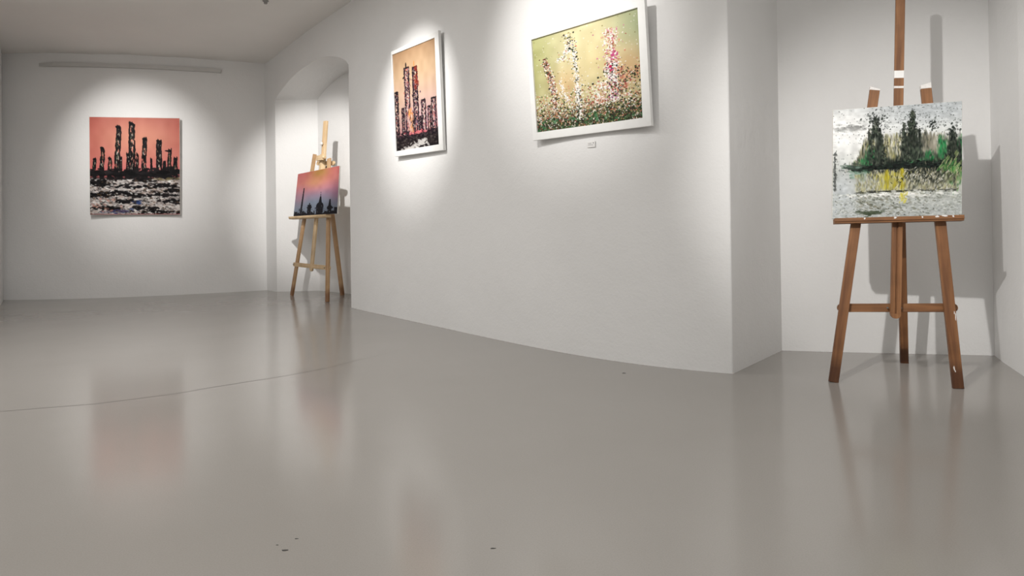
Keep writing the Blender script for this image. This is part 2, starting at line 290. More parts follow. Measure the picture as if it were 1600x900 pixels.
def floor_mat():
    N = NT('epoxy_floor'); tc = N.n('ShaderNodeTexCoord')
    a = N.n('ShaderNodeTexNoise', i_Scale=.8, i_Detail=4.); N.l(tc, 'Object', a, 'Vector')
    r = N.ramp(a, 'Fac', [(.3, (.322, .302, .277)), (.7, (.342, .322, .298))])
    sp = N.n('ShaderNodeTexNoise', i_Scale=220., i_Detail=2.); N.l(tc, 'Object', sp, 'Vector')
    r2 = N.ramp(sp, 'Fac', [(.3, (.93, .93, .93)), (.6, (1, 1, 1))])
    mx = N.n('ShaderNodeMix', data_type='RGBA', blend_type='MULTIPLY'); mx.inputs['Factor'].default_value = 1
    N.t.links.new(r.outputs['Color'], mx.inputs[6]); N.t.links.new(r2.outputs['Color'], mx.inputs[7]); N.t.links.new(mx.outputs[2], N.b.inputs['Base Color'])
    g = N.n('ShaderNodeTexNoise', i_Scale=2.2, i_Detail=3.); N.l(tc, 'Object', g, 'Vector')
    mr = N.n('ShaderNodeMapRange'); mr.inputs['To Min'].default_value = .11; mr.inputs['To Max'].default_value = .20; N.l(g, 'Fac', mr, 'Value'); N.l(mr, 'Result', N.b, 'Roughness')
    wv = N.n('ShaderNodeTexNoise', i_Scale=5., i_Detail=2.); N.l(tc, 'Object', wv, 'Vector')
    bp = N.n('ShaderNodeBump', i_Strength=.035, i_Distance=.01); N.l(wv, 'Fac', bp, 'Height'); N.l(bp, 'Normal', N.b, 'Normal')
    N.b.inputs['Specular IOR Level'].default_value = .42
    return N.m
M_FLOOR = floor_mat()

def wood(name, dark, mid, light, foot=None):
    N = NT(name); tc = N.n('ShaderNodeTexCoord'); mp = N.n('ShaderNodeMapping'); mp.inputs['Scale'].default_value = (38, 38, 2.2)
    N.l(tc, 'Object', mp, 'Vector')
    a = N.n('ShaderNodeTexNoise', i_Scale=1., i_Detail=5., i_Distortion=.6); N.l(mp, 'Vector', a, 'Vector')
    r = N.ramp(a, 'Fac', [(.3, dark), (.5, mid), (.72, light)])
    src, out = r, 'Color'
    b = N.n('ShaderNodeTexNoise', i_Scale=7., i_Detail=3.); N.l(tc, 'Object', b, 'Vector')
    r2 = N.ramp(b, 'Fac', [(.30, (.62, .58, .54)), (.52, (1, 1, 1))])
    mx = N.n('ShaderNodeMix', data_type='RGBA', blend_type='MULTIPLY'); mx.inputs['Factor'].default_value = .6
    N.t.links.new(r.outputs['Color'], mx.inputs[6]); N.t.links.new(r2.outputs['Color'], mx.inputs[7]); last = mx.outputs[2]
    if foot:   # grime that has worn into the lowest hand's breadth of the legs
        sx = N.n('ShaderNodeSeparateXYZ'); N.l(tc, 'Object', sx, 'Vector')
        ad = N.n('ShaderNodeMath', operation='MULTIPLY_ADD'); N.l(b, 'Fac', ad, 0); ad.inputs[1].default_value = -.16; N.l(sx, 'Z', ad, 2)
        r3 = N.ramp(ad, 'Value', [(-.0, foot), (.075, (1, 1, 1))])
        m2 = N.n('ShaderNodeMix', data_type='RGBA', blend_type='MULTIPLY'); m2.inputs['Factor'].default_value = 1
        N.t.links.new(last, m2.inputs[6]); N.t.links.new(r3.outputs['Color'], m2.inputs[7]); last = m2.outputs[2]
    N.t.links.new(last, N.b.inputs['Base Color'])
    bp = N.n('ShaderNodeBump', i_Strength=.3, i_Distance=.001); N.l(a, 'Fac', bp, 'Height'); N.l(bp, 'Normal', N.b, 'Normal')
    N.b.inputs['Roughness'].default_value = .5
    return N.m
M_OLD = wood('aged_beech', (.125, .050, .018), (.225, .098, .036), (.33, .155, .060))
M_OLDLEG = wood('aged_beech_leg', (.115, .045, .017), (.21, .090, .034), (.31, .145, .057), (.42, .35, .31))
M_PINE = wood('pale_pine', (.54, .37, .20), (.70, .51, .30), (.80, .63, .41))
M_PINELEG = wood('pale_pine_leg', (.40, .235, .11), (.52, .32, .165), (.62, .42, .23), (.5, .4, .35))

def plain(name, c, rough=.6, metal=0., nscale=30., var=.12, spec=.4):
    N = NT(name); tc = N.n('ShaderNodeTexCoord'); a = N.n('ShaderNodeTexNoise', i_Scale=nscale, i_Detail=3.); N.l(tc, 'Object', a, 'Vector')
    r = N.ramp(a, 'Fac', [(.3, tuple(x * (1 - var) for x in c)), (.7, c)]); N.l(r, 'Color', N.b, 'Base Color')
    N.b.inputs['Roughness'].default_value = rough; N.b.inputs['Metallic'].default_value = metal; N.b.inputs['Specular IOR Level'].default_value = spec
    return N.m
M_FRAME = plain('white_frame_paint', (.86, .86, .84), .45, 0, 20, .04)
M_CANVAS = plain('raw_canvas', (.74, .71, .66), .85, 0, 160, .12)
M_RAIL = plain('painted_rail', (.60, .59, .57), .5, 0, 10, .05)
M_PAPER = plain('white_paper', (.84, .83, .81), .8, 0, 40, .04)
M_INK = plain('grey_ink', (.30, .29, .29), .8, 0, 40, .1)
M_METAL = plain('dull_steel', (.30, .29, .28), .4, .9, 60, .3)
M_DRIP = plain('dried_white_paint', (.80, .77, .74), .6, 0, 70, .15)
M_JOINT = plain('dark_joint', (.13, .12, .11), .8, 0, 30, .3)
M_SCUFF = plain('dark_scuff', (.07, .065, .06), .7, 0, 80, .4)
M_PLASTIC = plain('grey_plastic', (.32, .31, .30), .5, 0, 30, .1)
def paint_mat():
    N = NT('oil_paint'); at = N.n('ShaderNodeAttribute'); at.attribute_name = 'paint'; N.l(at, 'Color', N.b, 'Base Color')
    tc = N.n('ShaderNodeTexCoord'); a = N.n('ShaderNodeTexNoise', i_Scale=260., i_Detail=2.); N.l(tc, 'Object', a, 'Vector')
    bp = N.n('ShaderNodeBump', i_Strength=.15, i_Distance=.001); N.l(a, 'Fac', bp, 'Height'); N.l(bp, 'Normal', N.b, 'Normal')
    N.b.inputs['Roughness'].default_value = .6; N.b.inputs['Specular IOR Level'].default_value = .12
    return N.m
M_PAINT = paint_mat()

# ---------------------------------------------------------------- object helpers
def put(name, me, mat, parent=None, mw=None, smooth=False):
    if mat: me.materials.append(mat)
    if smooth:
        for p in me.polygons: p.use_smooth = True
    o = bpy.data.objects.new(name, me); COL.objects.link(o)
    mw = mw if mw is not None else Matrix.Identity(4)
    if parent:
        o.parent = parent; o.matrix_basis = parent_world(parent).inverted() @ mw
    else: o.matrix_basis = mw
    return o
def parent_world(p):
    m = p.matrix_basis.copy()
    while p.parent: p = p.parent; m = p.matrix_basis @ m
    return m
def mesh(name, vs, fs):
    me = bpy.data.meshes.new(name); me.from_pydata([tuple(v) for v in vs], [], fs); me.update(); return me
def tag(o, label=None, cat=None, group=None, kind=None):
    if label: o['label'] = label
    if cat: o['category'] = cat
    if group: o['group'] = group
    if kind: o['kind'] = kind
    return o
def empty(name, loc): 
    o = bpy.data.objects.new(name, None); COL.objects.link(o); o.matrix_basis = Matrix.Translation(loc); o.empty_display_size = .1; return o
def bm_mesh(name, bm):
    bmesh.ops.recalc_face_normals(bm, faces=bm.faces)
    me = bpy.data.meshes.new(name); bm.to_mesh(me); bm.free(); return me
def frame_mat(origin, x, z):
    z = Vector(z).normalized(); x = Vector(x); x = (x - z * x.dot(z)).normalized(); y = z.cross(x)
    m = Matrix((x, y, z)).transposed().to_4x4(); m.translation = origin; return m
def lbox(bm, x0, x1, y0, y1, z0, z1, bevel=.002):
    vs = [bm.verts.new((x, y, z)) for z in (z0, z1) for y in (y0, y1) for x in (x0, x1)]
    fs = [bm.faces.new([vs[i] for i in f]) for f in ((0, 2, 3, 1), (4, 5, 7, 6), (0, 1, 5, 4), (2, 6, 7, 3), (0, 4, 6, 2), (1, 3, 7, 5))]
    if bevel:
        es = {e for f in fs for e in f.edges}
        bmesh.ops.bevel(bm, geom=list(es), offset=bevel, segments=1, affect='EDGES')
def beam(name, p0, p1, side, wid, dep, mat, parent, round0=False, round1=False, groove=0, cut1=0.):
    """A wooden bar from p0 to p1: wid across 'side', dep front to back; ends can be rounded, a groove can run down its front."""
    p0, p1 = Vector(p0), Vector(p1); L = (p1 - p0).length; bm = bmesh.new()
    prof = []
    h = wid / 2
    if round0: prof += [(math.cos(a) * h, h + math.sin(a) * h) for a in [math.pi + math.pi * k / 8 for k in range(9)]]
    else: prof += [(-h, 0), (h, 0)]
    if round1: prof += [(math.cos(a) * h, L - h + math.sin(a) * h) for a in [math.pi * k / 8 for k in range(9)]]
    else: prof += [(h, L + cut1), (-h, L)]
    if groove:
        g = groove / 2
        for s in (-1, 1):
            a, b = (-h, -g) if s < 0 else (g, h)
            lbox(bm, a, b, -dep / 2, dep / 2, (h if round0 else 0), L, .0015)
        lbox(bm, -g, g, -dep / 2 + .009, dep / 2 - .002, (h if round0 else 0), L, 0)
        if round0:
            prof = [(math.cos(a) * h, h + math.sin(a) * h) for a in [math.pi + math.pi * k / 8 for k in range(9)]]
            prof += [(h, h + .001), (-h, h + .001)]
        else: prof = None
    if prof:
        f = bm.faces.new([bm.verts.new((x, -dep / 2, z)) for x, z in prof])
        r = bmesh.ops.extrude_face_region(bm, geom=[f]); vs = [v for v in r['geom'] if isinstance(v, bmesh.types.BMVert)]
        bmesh.ops.translate(bm, verts=vs, vec=(0, dep, 0))
        es = [e for e in bm.edges if len(e.link_faces) == 2 and e.calc_face_angle(0) > 1.2 and abs(e.verts[0].co.y - e.verts[1].co.y) < 1e-6]
        if not groove: bmesh.ops.bevel(bm, geom=es, offset=.002, segments=1, affect='EDGES')
    return put(name, bm_mesh(name, bm), mat, parent, frame_mat(p0, side, p1 - p0))
def disc(name, c, axis, r, t, mat, parent, seg=14, dome=.3):
    bm = bmesh.new(); rings = []
    for rr, z in ((r, 0), (r, t * (1 - dome)), (r * .7, t)):
        rings.append([bm.verts.new((math.cos(2 * math.pi * k / seg) * rr, math.sin(2 * math.pi * k / seg) * rr, z)) for k in range(seg)])
    for a, b in zip(rings, rings[1:]):
        for k in range(seg): bm.faces.new((a[k], a[(k + 1) % seg], b[(k + 1) % seg], b[k]))
    bm.faces.new(rings[0][::-1]); bm.faces.new(rings[-1])
    ax = Vector(axis).normalized(); x = ax.orthogonal()
    return put(name, bm_mesh(name, bm), mat, parent, frame_mat(c, x, ax))
def blob(name, c, nrm, up, pts, t, mat, parent):
    """A small flat irregular patch (dried paint, chip) with a little thickness."""
    bm = bmesh.new(); f = bm.faces.new([bm.verts.new((x, y, 0)) for x, y in pts])
    r = bmesh.ops.extrude_face_region(bm, geom=[f]); bmesh.ops.translate(bm, verts=[v for v in r['geom'] if isinstance(v, bmesh.types.BMVert)], vec=(0, 0, t))
    n = Vector(nrm).normalized(); u = Vector(up); x = u.cross(n).normalized()
    m = Matrix((x, n.cross(x), n)).transposed().to_4x4(); m.translation = c
    return put(name, bm_mesh(name, bm), mat, parent, m)

def bil(q, u, v):   # q = BL, BR, TR, TL ; u right, v up
    return q[0] * (1 - u) * (1 - v) + q[1] * u * (1 - v) + q[2] * u * v + q[3] * (1 - u) * v
def painted(name, q, N, A, parent, lift=.0006, scale=.0012, inset=.0):
    """Grid of brushwork over the quad q (BL, BR, TR, TL), N points away from the viewer."""
    n, m = A.w, A.h
    q = [np.array(p) for p in q]; N = np.array(N); N = N / np.linalg.norm(N)
    U, V = np.meshgrid(np.linspace(inset, 1 - inset, n), np.linspace(inset, 1 - inset, m))
    P = q[3] * ((1 - U) * (1 - V))[..., None] + q[2] * (U * (1 - V))[..., None] + q[1] * (U * V)[..., None] + q[0] * ((1 - U) * V)[..., None]
    P = P - N * (lift + A.relief * scale)[..., None]
    idx = np.arange(n * m).reshape(m, n)
    F = np.stack([idx[:-1, :-1], idx[1:, :-1], idx[1:, 1:], idx[:-1, 1:]], -1).reshape(-1, 4)
    me = bpy.data.meshes.new(name); me.vertices.add(n * m); me.loops.add(F.size); me.polygons.add(len(F))
    o0 = P.reshape(-1, 3).mean(0)
    me.vertices.foreach_set('co', (P.reshape(-1, 3) - o0).astype(np.float32).ravel()); me.loops.foreach_set('vertex_index', F.ravel().astype(np.int32))
    me.polygons.foreach_set('loop_start', np.arange(0, F.size, 4, dtype=np.int32)); me.update(calc_edges=True); me.validate()
    c = np.clip(A.im / 255, 0, 1); c = np.where(c <= .04045, c / 12.92, ((c + .055) / 1.055) ** 2.4).reshape(-1, 3) * A.tone
    at = me.attributes.new('paint', 'FLOAT_COLOR', 'POINT'); at.data.foreach_set('color', np.concatenate([c, np.ones((len(c), 1))], 1).astype(np.float32).ravel())
    return put(name, me, M_PAINT, parent, Matrix.Translation(o0), True)
def slab(name, q, N, t, mat, parent, front=0.):
    q = [Vector(p) for p in q]; N = Vector(N).normalized(); bm = bmesh.new()
    a = [bm.verts.new(p + N * front) for p in q]; b = [bm.verts.new(p + N * (front + t)) for p in q]
    bm.faces.new(a); bm.faces.new(b[::-1])
    for k in range(4): bm.faces.new((a[k], b[k], b[(k + 1) % 4], a[(k + 1) % 4]))
    bmesh.ops.bevel(bm, geom=list(bm.edges), offset=.0012, segments=1, affect='EDGES')
    c = sum(q, Vector()) / 4
    me = bm_mesh(name, bm); me.transform(Matrix.Translation(-c)); return put(name, me, mat, parent, Matrix.Translation(c))

# ---------------------------------------------------------------- the room
def ceil_z(x, y):
    wy = np.interp(x, [-6.03, -5.05, -4.37, -3.645, -3.166, 3.2], [8.343, 8.381, 8.558, 8.819, 9.062, 9.062]); d = max(0, wy - y)
    return 2.912 + .33 * (1 - math.exp(-d * .62))
def wall(name, pts, mat=M_WALL, z0=0., top=None, smooth=True, rows=6):
    vs, fs = [], []; n = len(pts)
    for x, y in pts:
        zt = top if top is not None else ceil_z(x, y) + .03
        for k in range(rows + 1): vs.append((x, y, z0 + (zt - z0) * k / rows))
    R = rows + 1
    for i in range(n - 1):
        for k in range(rows): fs.append((i * R + k, (i + 1) * R + k, (i + 1) * R + k + 1, i * R + k + 1))
    return tag(put(name, mesh(name, vs, fs), mat, smooth=smooth), kind='structure')
def curve_pts(P, n, deg=3):
    P = np.array(P); t = np.linspace(0, 1, len(P)); s = np.r_[0, np.cumsum(np.linalg.norm(np.diff(P, axis=0), axis=1))]; s /= s[-1]
    px = np.polyfit(s, P[:, 0], deg); py = np.polyfit(s, P[:, 1], deg); q = np.linspace(0, 1, n)
    out = np.c_[np.polyval(px, q), np.polyval(py, q)]; out[0] = P[0]; out[-1] = P[-1]; return [tuple(p) for p in out]

# floor (a slab) with its hairline joint and a few chips
vs = [(-6.6, -3.1, 0), (3.6, -3.1, 0), (3.6, 9.6, 0), (-6.6, 9.6, 0)]
me = mesh('floor', vs + [(x, y, -.15) for x, y, z in vs], [(0, 1, 2, 3), (7, 6, 5, 4), (0, 4, 5, 1), (1, 5, 6, 2), (2, 6, 7, 3), (3, 7, 4, 0)])
floor = tag(put('floor', me, M_FLOOR), kind='structure')
J = [(-4.25, 3.05), (-3.3, 3.29), (-2.55, 3.495), (-2.146, 3.616), (-1.827, 3.80), (-1.694, 3.925), (-1.362, 4.19), (-1.16, 4.40), (-1.035, 4.60), (-.80, 4.93)]
vs, fs = [], []
for i, (x, y) in enumerate(J):
    w_ = .0019 if i < 7 else (.0013 if i < 9 else .0004)
    vs += [(x - w_ * .5, y + w_ * 1.0, .0006), (x + w_ * .5, y - w_ * 1.0, .0006)]
for i in range(len(J) - 1): fs.append((2 * i, 2 * i + 1, 2 * i + 3, 2 * i + 2))
tag(put('floor_joint', mesh('floor_joint', vs, fs), M_JOINT, floor), 'dark hairline joint in the floor')
for k, (x, y, r) in enumerate([(-.658, 2.007, .006), (-.647, 2.078, .0028), (-.067, 2.003, .004), (.646, 4.150, .011), (-.690, 2.04, .002)]):
    blob('floor_chip', (x, y, .0), (0, 0, 1), (0, 1, 0), [(r * (1 + .5 * math.sin(3.1 * a + k)) * math.cos(a) * (.9 if k == 3 else 1.6), r * .7 * math.sin(a)) for a in [2 * math.pi * j / 8 for j in range(8)]], .001, M_SCUFF, floor)

# ceiling: gently coved towards the far wall
xs = np.linspace(-6.6, 3.6, 52); ys = np.linspace(-3.1, 9.6, 64)
vs = [(x, y, ceil_z(x, y)) for y in ys for x in xs]; n = len(xs)
fs = [(j * n + i, j * n + n + i, j * n + n + i + 1, j * n + i + 1) for j in range(len(ys) - 1) for i in range(n - 1)]
tag(put('ceiling', mesh('ceiling', vs, fs), M_CEIL, smooth=True), kind='structure')

LW = curve_pts([(-6.032, 8.343), (-5.049, 8.381), (-4.367, 8.558), (-3.645, 8.819), (-3.166, 9.062)], 20)
wall('wall_left', LW)
wall('wall_near_left', [(-6.032, 8.343), (-5.66, 7.77), (-4.75, 5.9), (-4.35, 4.0), (-4.30, -3.0)], smooth=False)
wall('wall_rear', [(-4.30, -3.0), (2.5, -3.0)])
wall('wall_right', [(3.071, 4.506), (2.987, 4.308), (2.851, 3.945), (2.62, 3.1), (2.5, 2.2), (2.5, -3.0)], smooth=False)
wall('wall_alcove', [(1.808, 4.753), (2.067, 4.695), (2.491, 4.612), (2.8, 4.555), (3.071, 4.506)], smooth=False)
MW = curve_pts([(-1.667, 7.253), (-1.243, 6.691), (-.861, 6.226), (-.543, 5.839), (-.31, 5.544), (-.018, 5.155), (.235, 4.874), (.414, 4.698), (.555, 4.565), (.737, 4.418), (.887, 4.308), (1.072, 4.192), (1.262, 4.098)], 40, 4)
# main wall, its soft outer corner and the return into the right-hand bay
wall('wall_center', MW + [(1.270, 4.0965), (1.276, 4.103)])
wall('wall_return', [(1.276, 4.103), (1.52, 4.402), (1.70, 4.622), (1.808, 4.753)], smooth=False)

# wall face around the arched niche
A0 = Vector((-2.963, 8.847)); A1 = Vector((-1.667, 7.253))
arch = [(0, 2.412), (.02, 2.432), (.05, 2.462), (.14, 2.530), (.255, 2.600), (.36, 2.645), (.45, 2.668), (.54, 2.688), (.62, 2.697), (.69, 2.696), (.78, 2.674), (.885, 2.625), (.96, 2.567), (.985, 2.535), (1, 2.505)]
us = np.unique(np.r_[np.linspace(0, 1, 41), .02, .985]); az = np.interp(us, [a for a, _ in arch], [z for _, z in arch])
az = np.r_[az[0], (az[:-2] + 2 * az[1:-1] + az[2:]) / 4, az[-1]]
vs, fs = [], []
for u, z in zip(us, az):
    p = A0.lerp(A1, u); zt = ceil_z(p.x, p.y) + .03
    vs += [(p.x, p.y, z), (p.x, p.y, (z + zt) / 2), (p.x, p.y, zt)]
for i in range(len(us) - 1):
    for k in range(2): fs.append((3 * i + k, 3 * i + 3 + k, 3 * i + 4 + k, 3 * i + 1 + k))
o = len(vs)
for x, y in [(-3.166, 9.062), (-3.06, 8.95), (-2.963, 8.847)]:
    vs += [(x, y, 0), (x, y, ceil_z(x, y) + .03)]
fs += [(o, o + 2, o + 3, o + 1), (o + 2, o + 4, o + 5, o + 3)]
tag(put('wall_niche_front', mesh('wall_niche_front', vs, fs), M_WALL), kind='structure')
# niche: left jamb, back, right jamb and the vaulted soffit
B0 = Vector((-2.450, 8.925)); B1 = Vector((-1.988, 8.526)); Bd = (B1 - B0)
B2 = B0 + Bd * 2.35
wall('wall_niche_jamb', [tuple(A0), tuple(B0)], top=2.45)
wall('wall_niche_back', [tuple(B0), tuple(B1), tuple(B2)], top=2.75)
wall('wall_niche_side', [tuple(B2), tuple(A1)], top=2.75)
vs, fs = [], []
for i, (u, z) in enumerate(zip(us, az)):
    p = A0.lerp(A1, u); b = B0.lerp(B2, u)
    for k in range(5):
        t = k / 4; zb = z + .012 * t
        vs.append((p.x * (1 - t) + b.x * t, p.y * (1 - t) + b.y * t, zb))
for i in range(len(us) - 1):
    for k in range(4): fs.append((5 * i + k, 5 * i + 5 + k, 5 * i + 6 + k, 5 * i + 1 + k))
tag(put('wall_niche_vault', mesh('wall_niche_vault', vs, fs), M_WALL, smooth=True), kind='structure')

# long flat rail under the ceiling of the far wall
rail = empty('wall_rail', (-4.6, 8.45, 2.75))
tag(rail, 'long thin pale rail mounted high on the far left wall just below the ceiling', 'rail')
RP = [p for p in LW if -5.62 < p[0] < -3.60]; RP = [(-5.572, 8.361)] + [p for p in RP if -5.5 < p[0] < -3.7] + [(-3.632, 8.823)]
def strip(name, pts, z0, z1, t0, t1, mat, parent):
    bm = bmesh.new(); rings = []
    for i, (x, y) in enumerate(pts):
        a = Vector(pts[max(0, i - 1)]); b = Vector(pts[min(len(pts) - 1, i + 1)]); d = (b - a).normalized(); nn = Vector((d.y, -d.x))
        p0 = Vector((x, y)) + nn * t0; p1 = Vector((x, y)) + nn * t1
        zz = lambda z: z + (0 if i else 0)
        rings.append([bm.verts.new((p.x, p.y, z)) for p, z in ((p0, z0), (p1, z0 + .006), (p1, z1 - .006), (p0, z1))])
    for a, b in zip(rings, rings[1:]):
        for k in range(4): bm.faces.new((a[k], b[k], b[(k + 1) % 4], a[(k + 1) % 4]))
    bm.faces.new(rings[0]); bm.faces.new(rings[-1][::-1])
    return put(name, bm_mesh(name, bm), mat, parent)
strip('rail_body', RP, 2.752, 2.804, -.012, .042, M_RAIL, rail)
for q in (RP[0], RP[-1]):
    disc('end_cap', (q[0] + .005, q[1] - .03, 2.781), (-.2, -1, 0), .017, .006, M_RAIL, rail)

# small grey sensor on the ceiling
sz = ceil_z(-2.475, 7.135)
sen = empty('ceiling_sensor', (-2.475, 7.135, sz)); tag(sen, 'tiny dark grey sensor on the ceiling above the far wall', 'sensor')
disc('base', (-2.475, 7.135, sz + .004), (0, 0, -1), .030, .02, M_PLASTIC, sen); disc('cap', (-2.475, 7.135, sz - .014), (0, 0, -1), .018, .022, M_PLASTIC, sen)

# ---------------------------------------------------------------- pictures
V3 = lambda *a: Vector(a)
# unframed pink skyline on the far wall
N = V3(-.285, .959, .012)
q = [V3(-5.004, 8.361, .993), V3(-4.065, 8.640, .982), V3(-4.056, 8.628, 2.165), V3(-4.996, 8.349, 2.156)]; q = [v - N * .032 for v in q]
p = empty('canvas_painting', (q[0] + q[1]) / 2); tag(p, 'large unframed canvas of black towers under a pink sky hung alone on far left wall', 'painting')
slab('canvas', q, N, .020, M_CANVAS, p); painted('painted_surface', q, N, art_pink_skyline(), p, inset=.003)

def framed(name, label, oq, iq, N, art, depth, face):
    """oq / iq outer and inner corners of the moulding's front (BL, BR, TR, TL)."""
    N = V3(*N).normalized(); oq = [V3(*a) - N * .009 for a in oq]; iq = [V3(*a) - N * .009 for a in iq]
    p = empty(name, (oq[0] + oq[1]) / 2 + N * depth); tag(p, label, 'painting')
    for k in range(4):
        a, b, c, d = oq[k], oq[(k + 1) % 4], iq[(k + 1) % 4], iq[k]
        bm = bmesh.new(); c0 = (a + b + c + d) / 4
        f = [bm.verts.new(v - c0) for v in (a, b, c, d)]; r = [bm.verts.new(v - c0 + N * depth) for v in (a, b, c, d)]
        bm.faces.new(f); bm.faces.new(r[::-1])
        for j in range(4): bm.faces.new((f[j], r[j], r[(j + 1) % 4], f[(j + 1) % 4]))
        bmesh.ops.bevel(bm, geom=[e for e in bm.edges if e.calc_length() > .2], offset=.0015, segments=1, affect='EDGES')
        put('frame_moulding', bm_mesh('frame_moulding', bm), M_FRAME, p, Matrix.Translation(c0))
    def grow(qd, g):
        c = sum(qd, Vector()) / 4; return [v + (v - c).normalized() * g for v in qd]
    slab('backing_board', grow(iq, .006), N, .006, M_CANVAS, p, face + .001)
    painted('painted_surface', [v + N * face for v in grow(iq, .004)], N, art, p, .0002)
    return p
framed('framed_painting', 'narrow portrait in thin white frame, twin dark towers under an ochre sky',
       [(-1.054, 6.404, 1.476), (-.552, 5.794, 1.476), (-.583, 5.800, 2.466), (-1.077, 6.403, 2.433)],
       [(-1.038, 6.384, 1.524), (-.594, 5.842, 1.529), (-.620, 5.847, 2.417), (-1.067, 6.391, 2.401)], (.772, .635, .020), art_twin_towers(), .028, .010)
framed('framed_painting', 'wide white-framed picture of speckled flower stalks on yellow green',
       [(.157, 4.892, 1.451), (.855, 4.261, 1.468), (.822, 4.250, 2.236), (.122, 4.884, 2.181)],
       [(.184, 4.865, 1.505), (.809, 4.300, 1.522), (.785, 4.286, 2.193), (.152, 4.859, 2.145)], (.669, .742, .040), art_flower_meadow(), .028, .014)

# caption card under the flower picture
cn = V3(.697, .717, 0)
cq = [V3(.500, 4.612, 1.372), V3(.546, 4.567, 1.372), V3(.546, 4.567, 1.413), V3(.500, 4.612, 1.413)]
cq = [v - cn * .004 for v in cq]
card = empty('caption_card', (cq[0] + cq[1]) / 2); tag(card, 'tiny white caption card with grey lines under the flower picture', 'card')
slab('card', cq, cn, .003, M_PAPER, card)
def on(qd, u, v): return qd[0] + (qd[1] - qd[0]) * u + (qd[3] - qd[0]) * v
for u0, u1, v0, v1 in [(.12, .6, .66, .69), (.12, .55, .54, .57), (.12, .8, .34, .38)]:
    slab('text_line', [on(cq, u0, v0), on(cq, u1, v0), on(cq, u1, v1), on(cq, u0, v1)], cn, .0006, M_INK, card, -.0006)
disc('dot_sticker', on(cq, .80, .68), -cn, .0045, .0008, M_INK, card)
# ---------------------------------------------------------------- easels
def axes(e, lean):
    e = V3(*e).normalized(); n = V3(-e.y, e.x, 0); t = math.radians(lean)
    U = n * math.sin(t) + V3(0, 0, math.cos(t)); Nn = e.cross(U) * -1
    if Nn.y < 0: Nn = -Nn
    return e, U, Nn

# --- old dark easel in the right-hand bay
e, U, Nn = axes((.959, -.284, 0), 6)
ez = empty('studio_easel', (2.04, 3.785, 0)); tag(ez, 'tall reddish brown wooden easel with tall mast standing in the right-hand bay', 'easel')
footL, footR, topL, topR = V3(1.751, 3.870, .0), V3(2.327, 3.699, .0), V3(2.052, 3.959, 1.628), V3(2.294, 3.887, 1.622)
beam('leg', footL, topL, e, .050, .026, M_OLDLEG, ez, cut1=-.012); beam('leg', footR, topR, e, .052, .026, M_OLDLEG, ez, cut1=.006)
rfoot, hinge = V3(2.394, 4.326, .0), V3(2.196, 3.985, 1.42)
beam('rear_leg', rfoot, hinge, e, .044, .030, M_OLDLEG, ez, round1=True)
mb, m1, m0 = V3(2.067, 3.815, .352), V3(2.163, 3.915, 1.528), V3(2.209, 3.967, 2.125)
md = (m1 - mb).normalized()
mast = beam('mast', mb, mb + md * 1.06, e, .052, .024, M_OLD, ez, round0=True, groove=.007)
top = m0 + (m0 - m1).normalized() * .14
ext = beam('mast_extension', mb + md * .88 + Nn * .020, top + Nn * .004, e, .047, .020, M_OLD, ez, round1=True)
barL, barR = V3(1.806, 3.932, .398), V3(2.373, 3.764, .414)
beam('crossbar', barL, barR, U, .046, .022, M_OLD, ez, round0=True, round1=True)
tb0, tb1 = topL - U * .30 + Nn * .045 - e * .03, topR - U * .28 + Nn * .045 + e * .06
beam('top_crossbar', tb0, tb1, U, .045, .020, M_OLD, ez, round0=True, round1=True)
disc('hinge_bolt', hinge + Nn * .0 - e * .03, e, .012, .06, M_METAL, ez)
# tray on which the canvas stands
tl, tr = V3(1.799, 3.952, .875) - Nn * .040, V3(2.401, 3.775, .887) - Nn * .040
tray = beam('tray', tl, tr, U, .027, .058, M_OLD, ez)
lip = beam('tray_lip', tl - Nn * .031 + U * .006, tr - Nn * .031 + U * .006, U, .020, .010, M_OLD, tray)
for c in (barL + e * .052, barR - e * .052, barL.lerp(barR, .47) - e * .03, barL.lerp(barR, .53)):
    disc('bolt', c - Nn * (.041 if c == c else 0) + Nn * .012, -Nn, .0055, .006, M_METAL, ez, 10)
# worn white paint on the tips, bands and labels of the mast
for tp, s in ((topL, 1), (topR, -1)):
    o = tp - (tp - (footL if s > 0 else footR)).normalized() * .016
    cap = beam('paint_tip', o, tp + (tp - o).normalized() * .004, e, .053, .030, M_DRIP, ez, cut1=-.012 * s)
    tag(cap, 'dried white paint on the leg tip')
lm = (m0 - m1).normalized()
def wrap(name, zc, h, mat, lab):
    c = m1 + lm * zc + Nn * .004; c = c + (m1 - m1)
    # follow the mast's own line
    b0 = mb + md * .88 + Nn * .020; b1 = top + Nn * .004; d = (b1 - b0).normalized(); k = (c - b0).dot(d)
    return tag(beam(name, b0 + d * (k - h / 2), b0 + d * (k + h / 2), e, .0495, .0225, mat, ext), lab)
lb = wrap('paper_label', .172, .044, M_PAPER, 'white paper label round the mast'); wrap('paint_band', .099, .014, M_DRIP, 'thin white band on the mast')
b0 = mb + md * .88 + Nn * .020; d_ = (top + Nn * .004 - b0).normalized(); kc = (m1 + lm * .172 - b0).dot(d_)
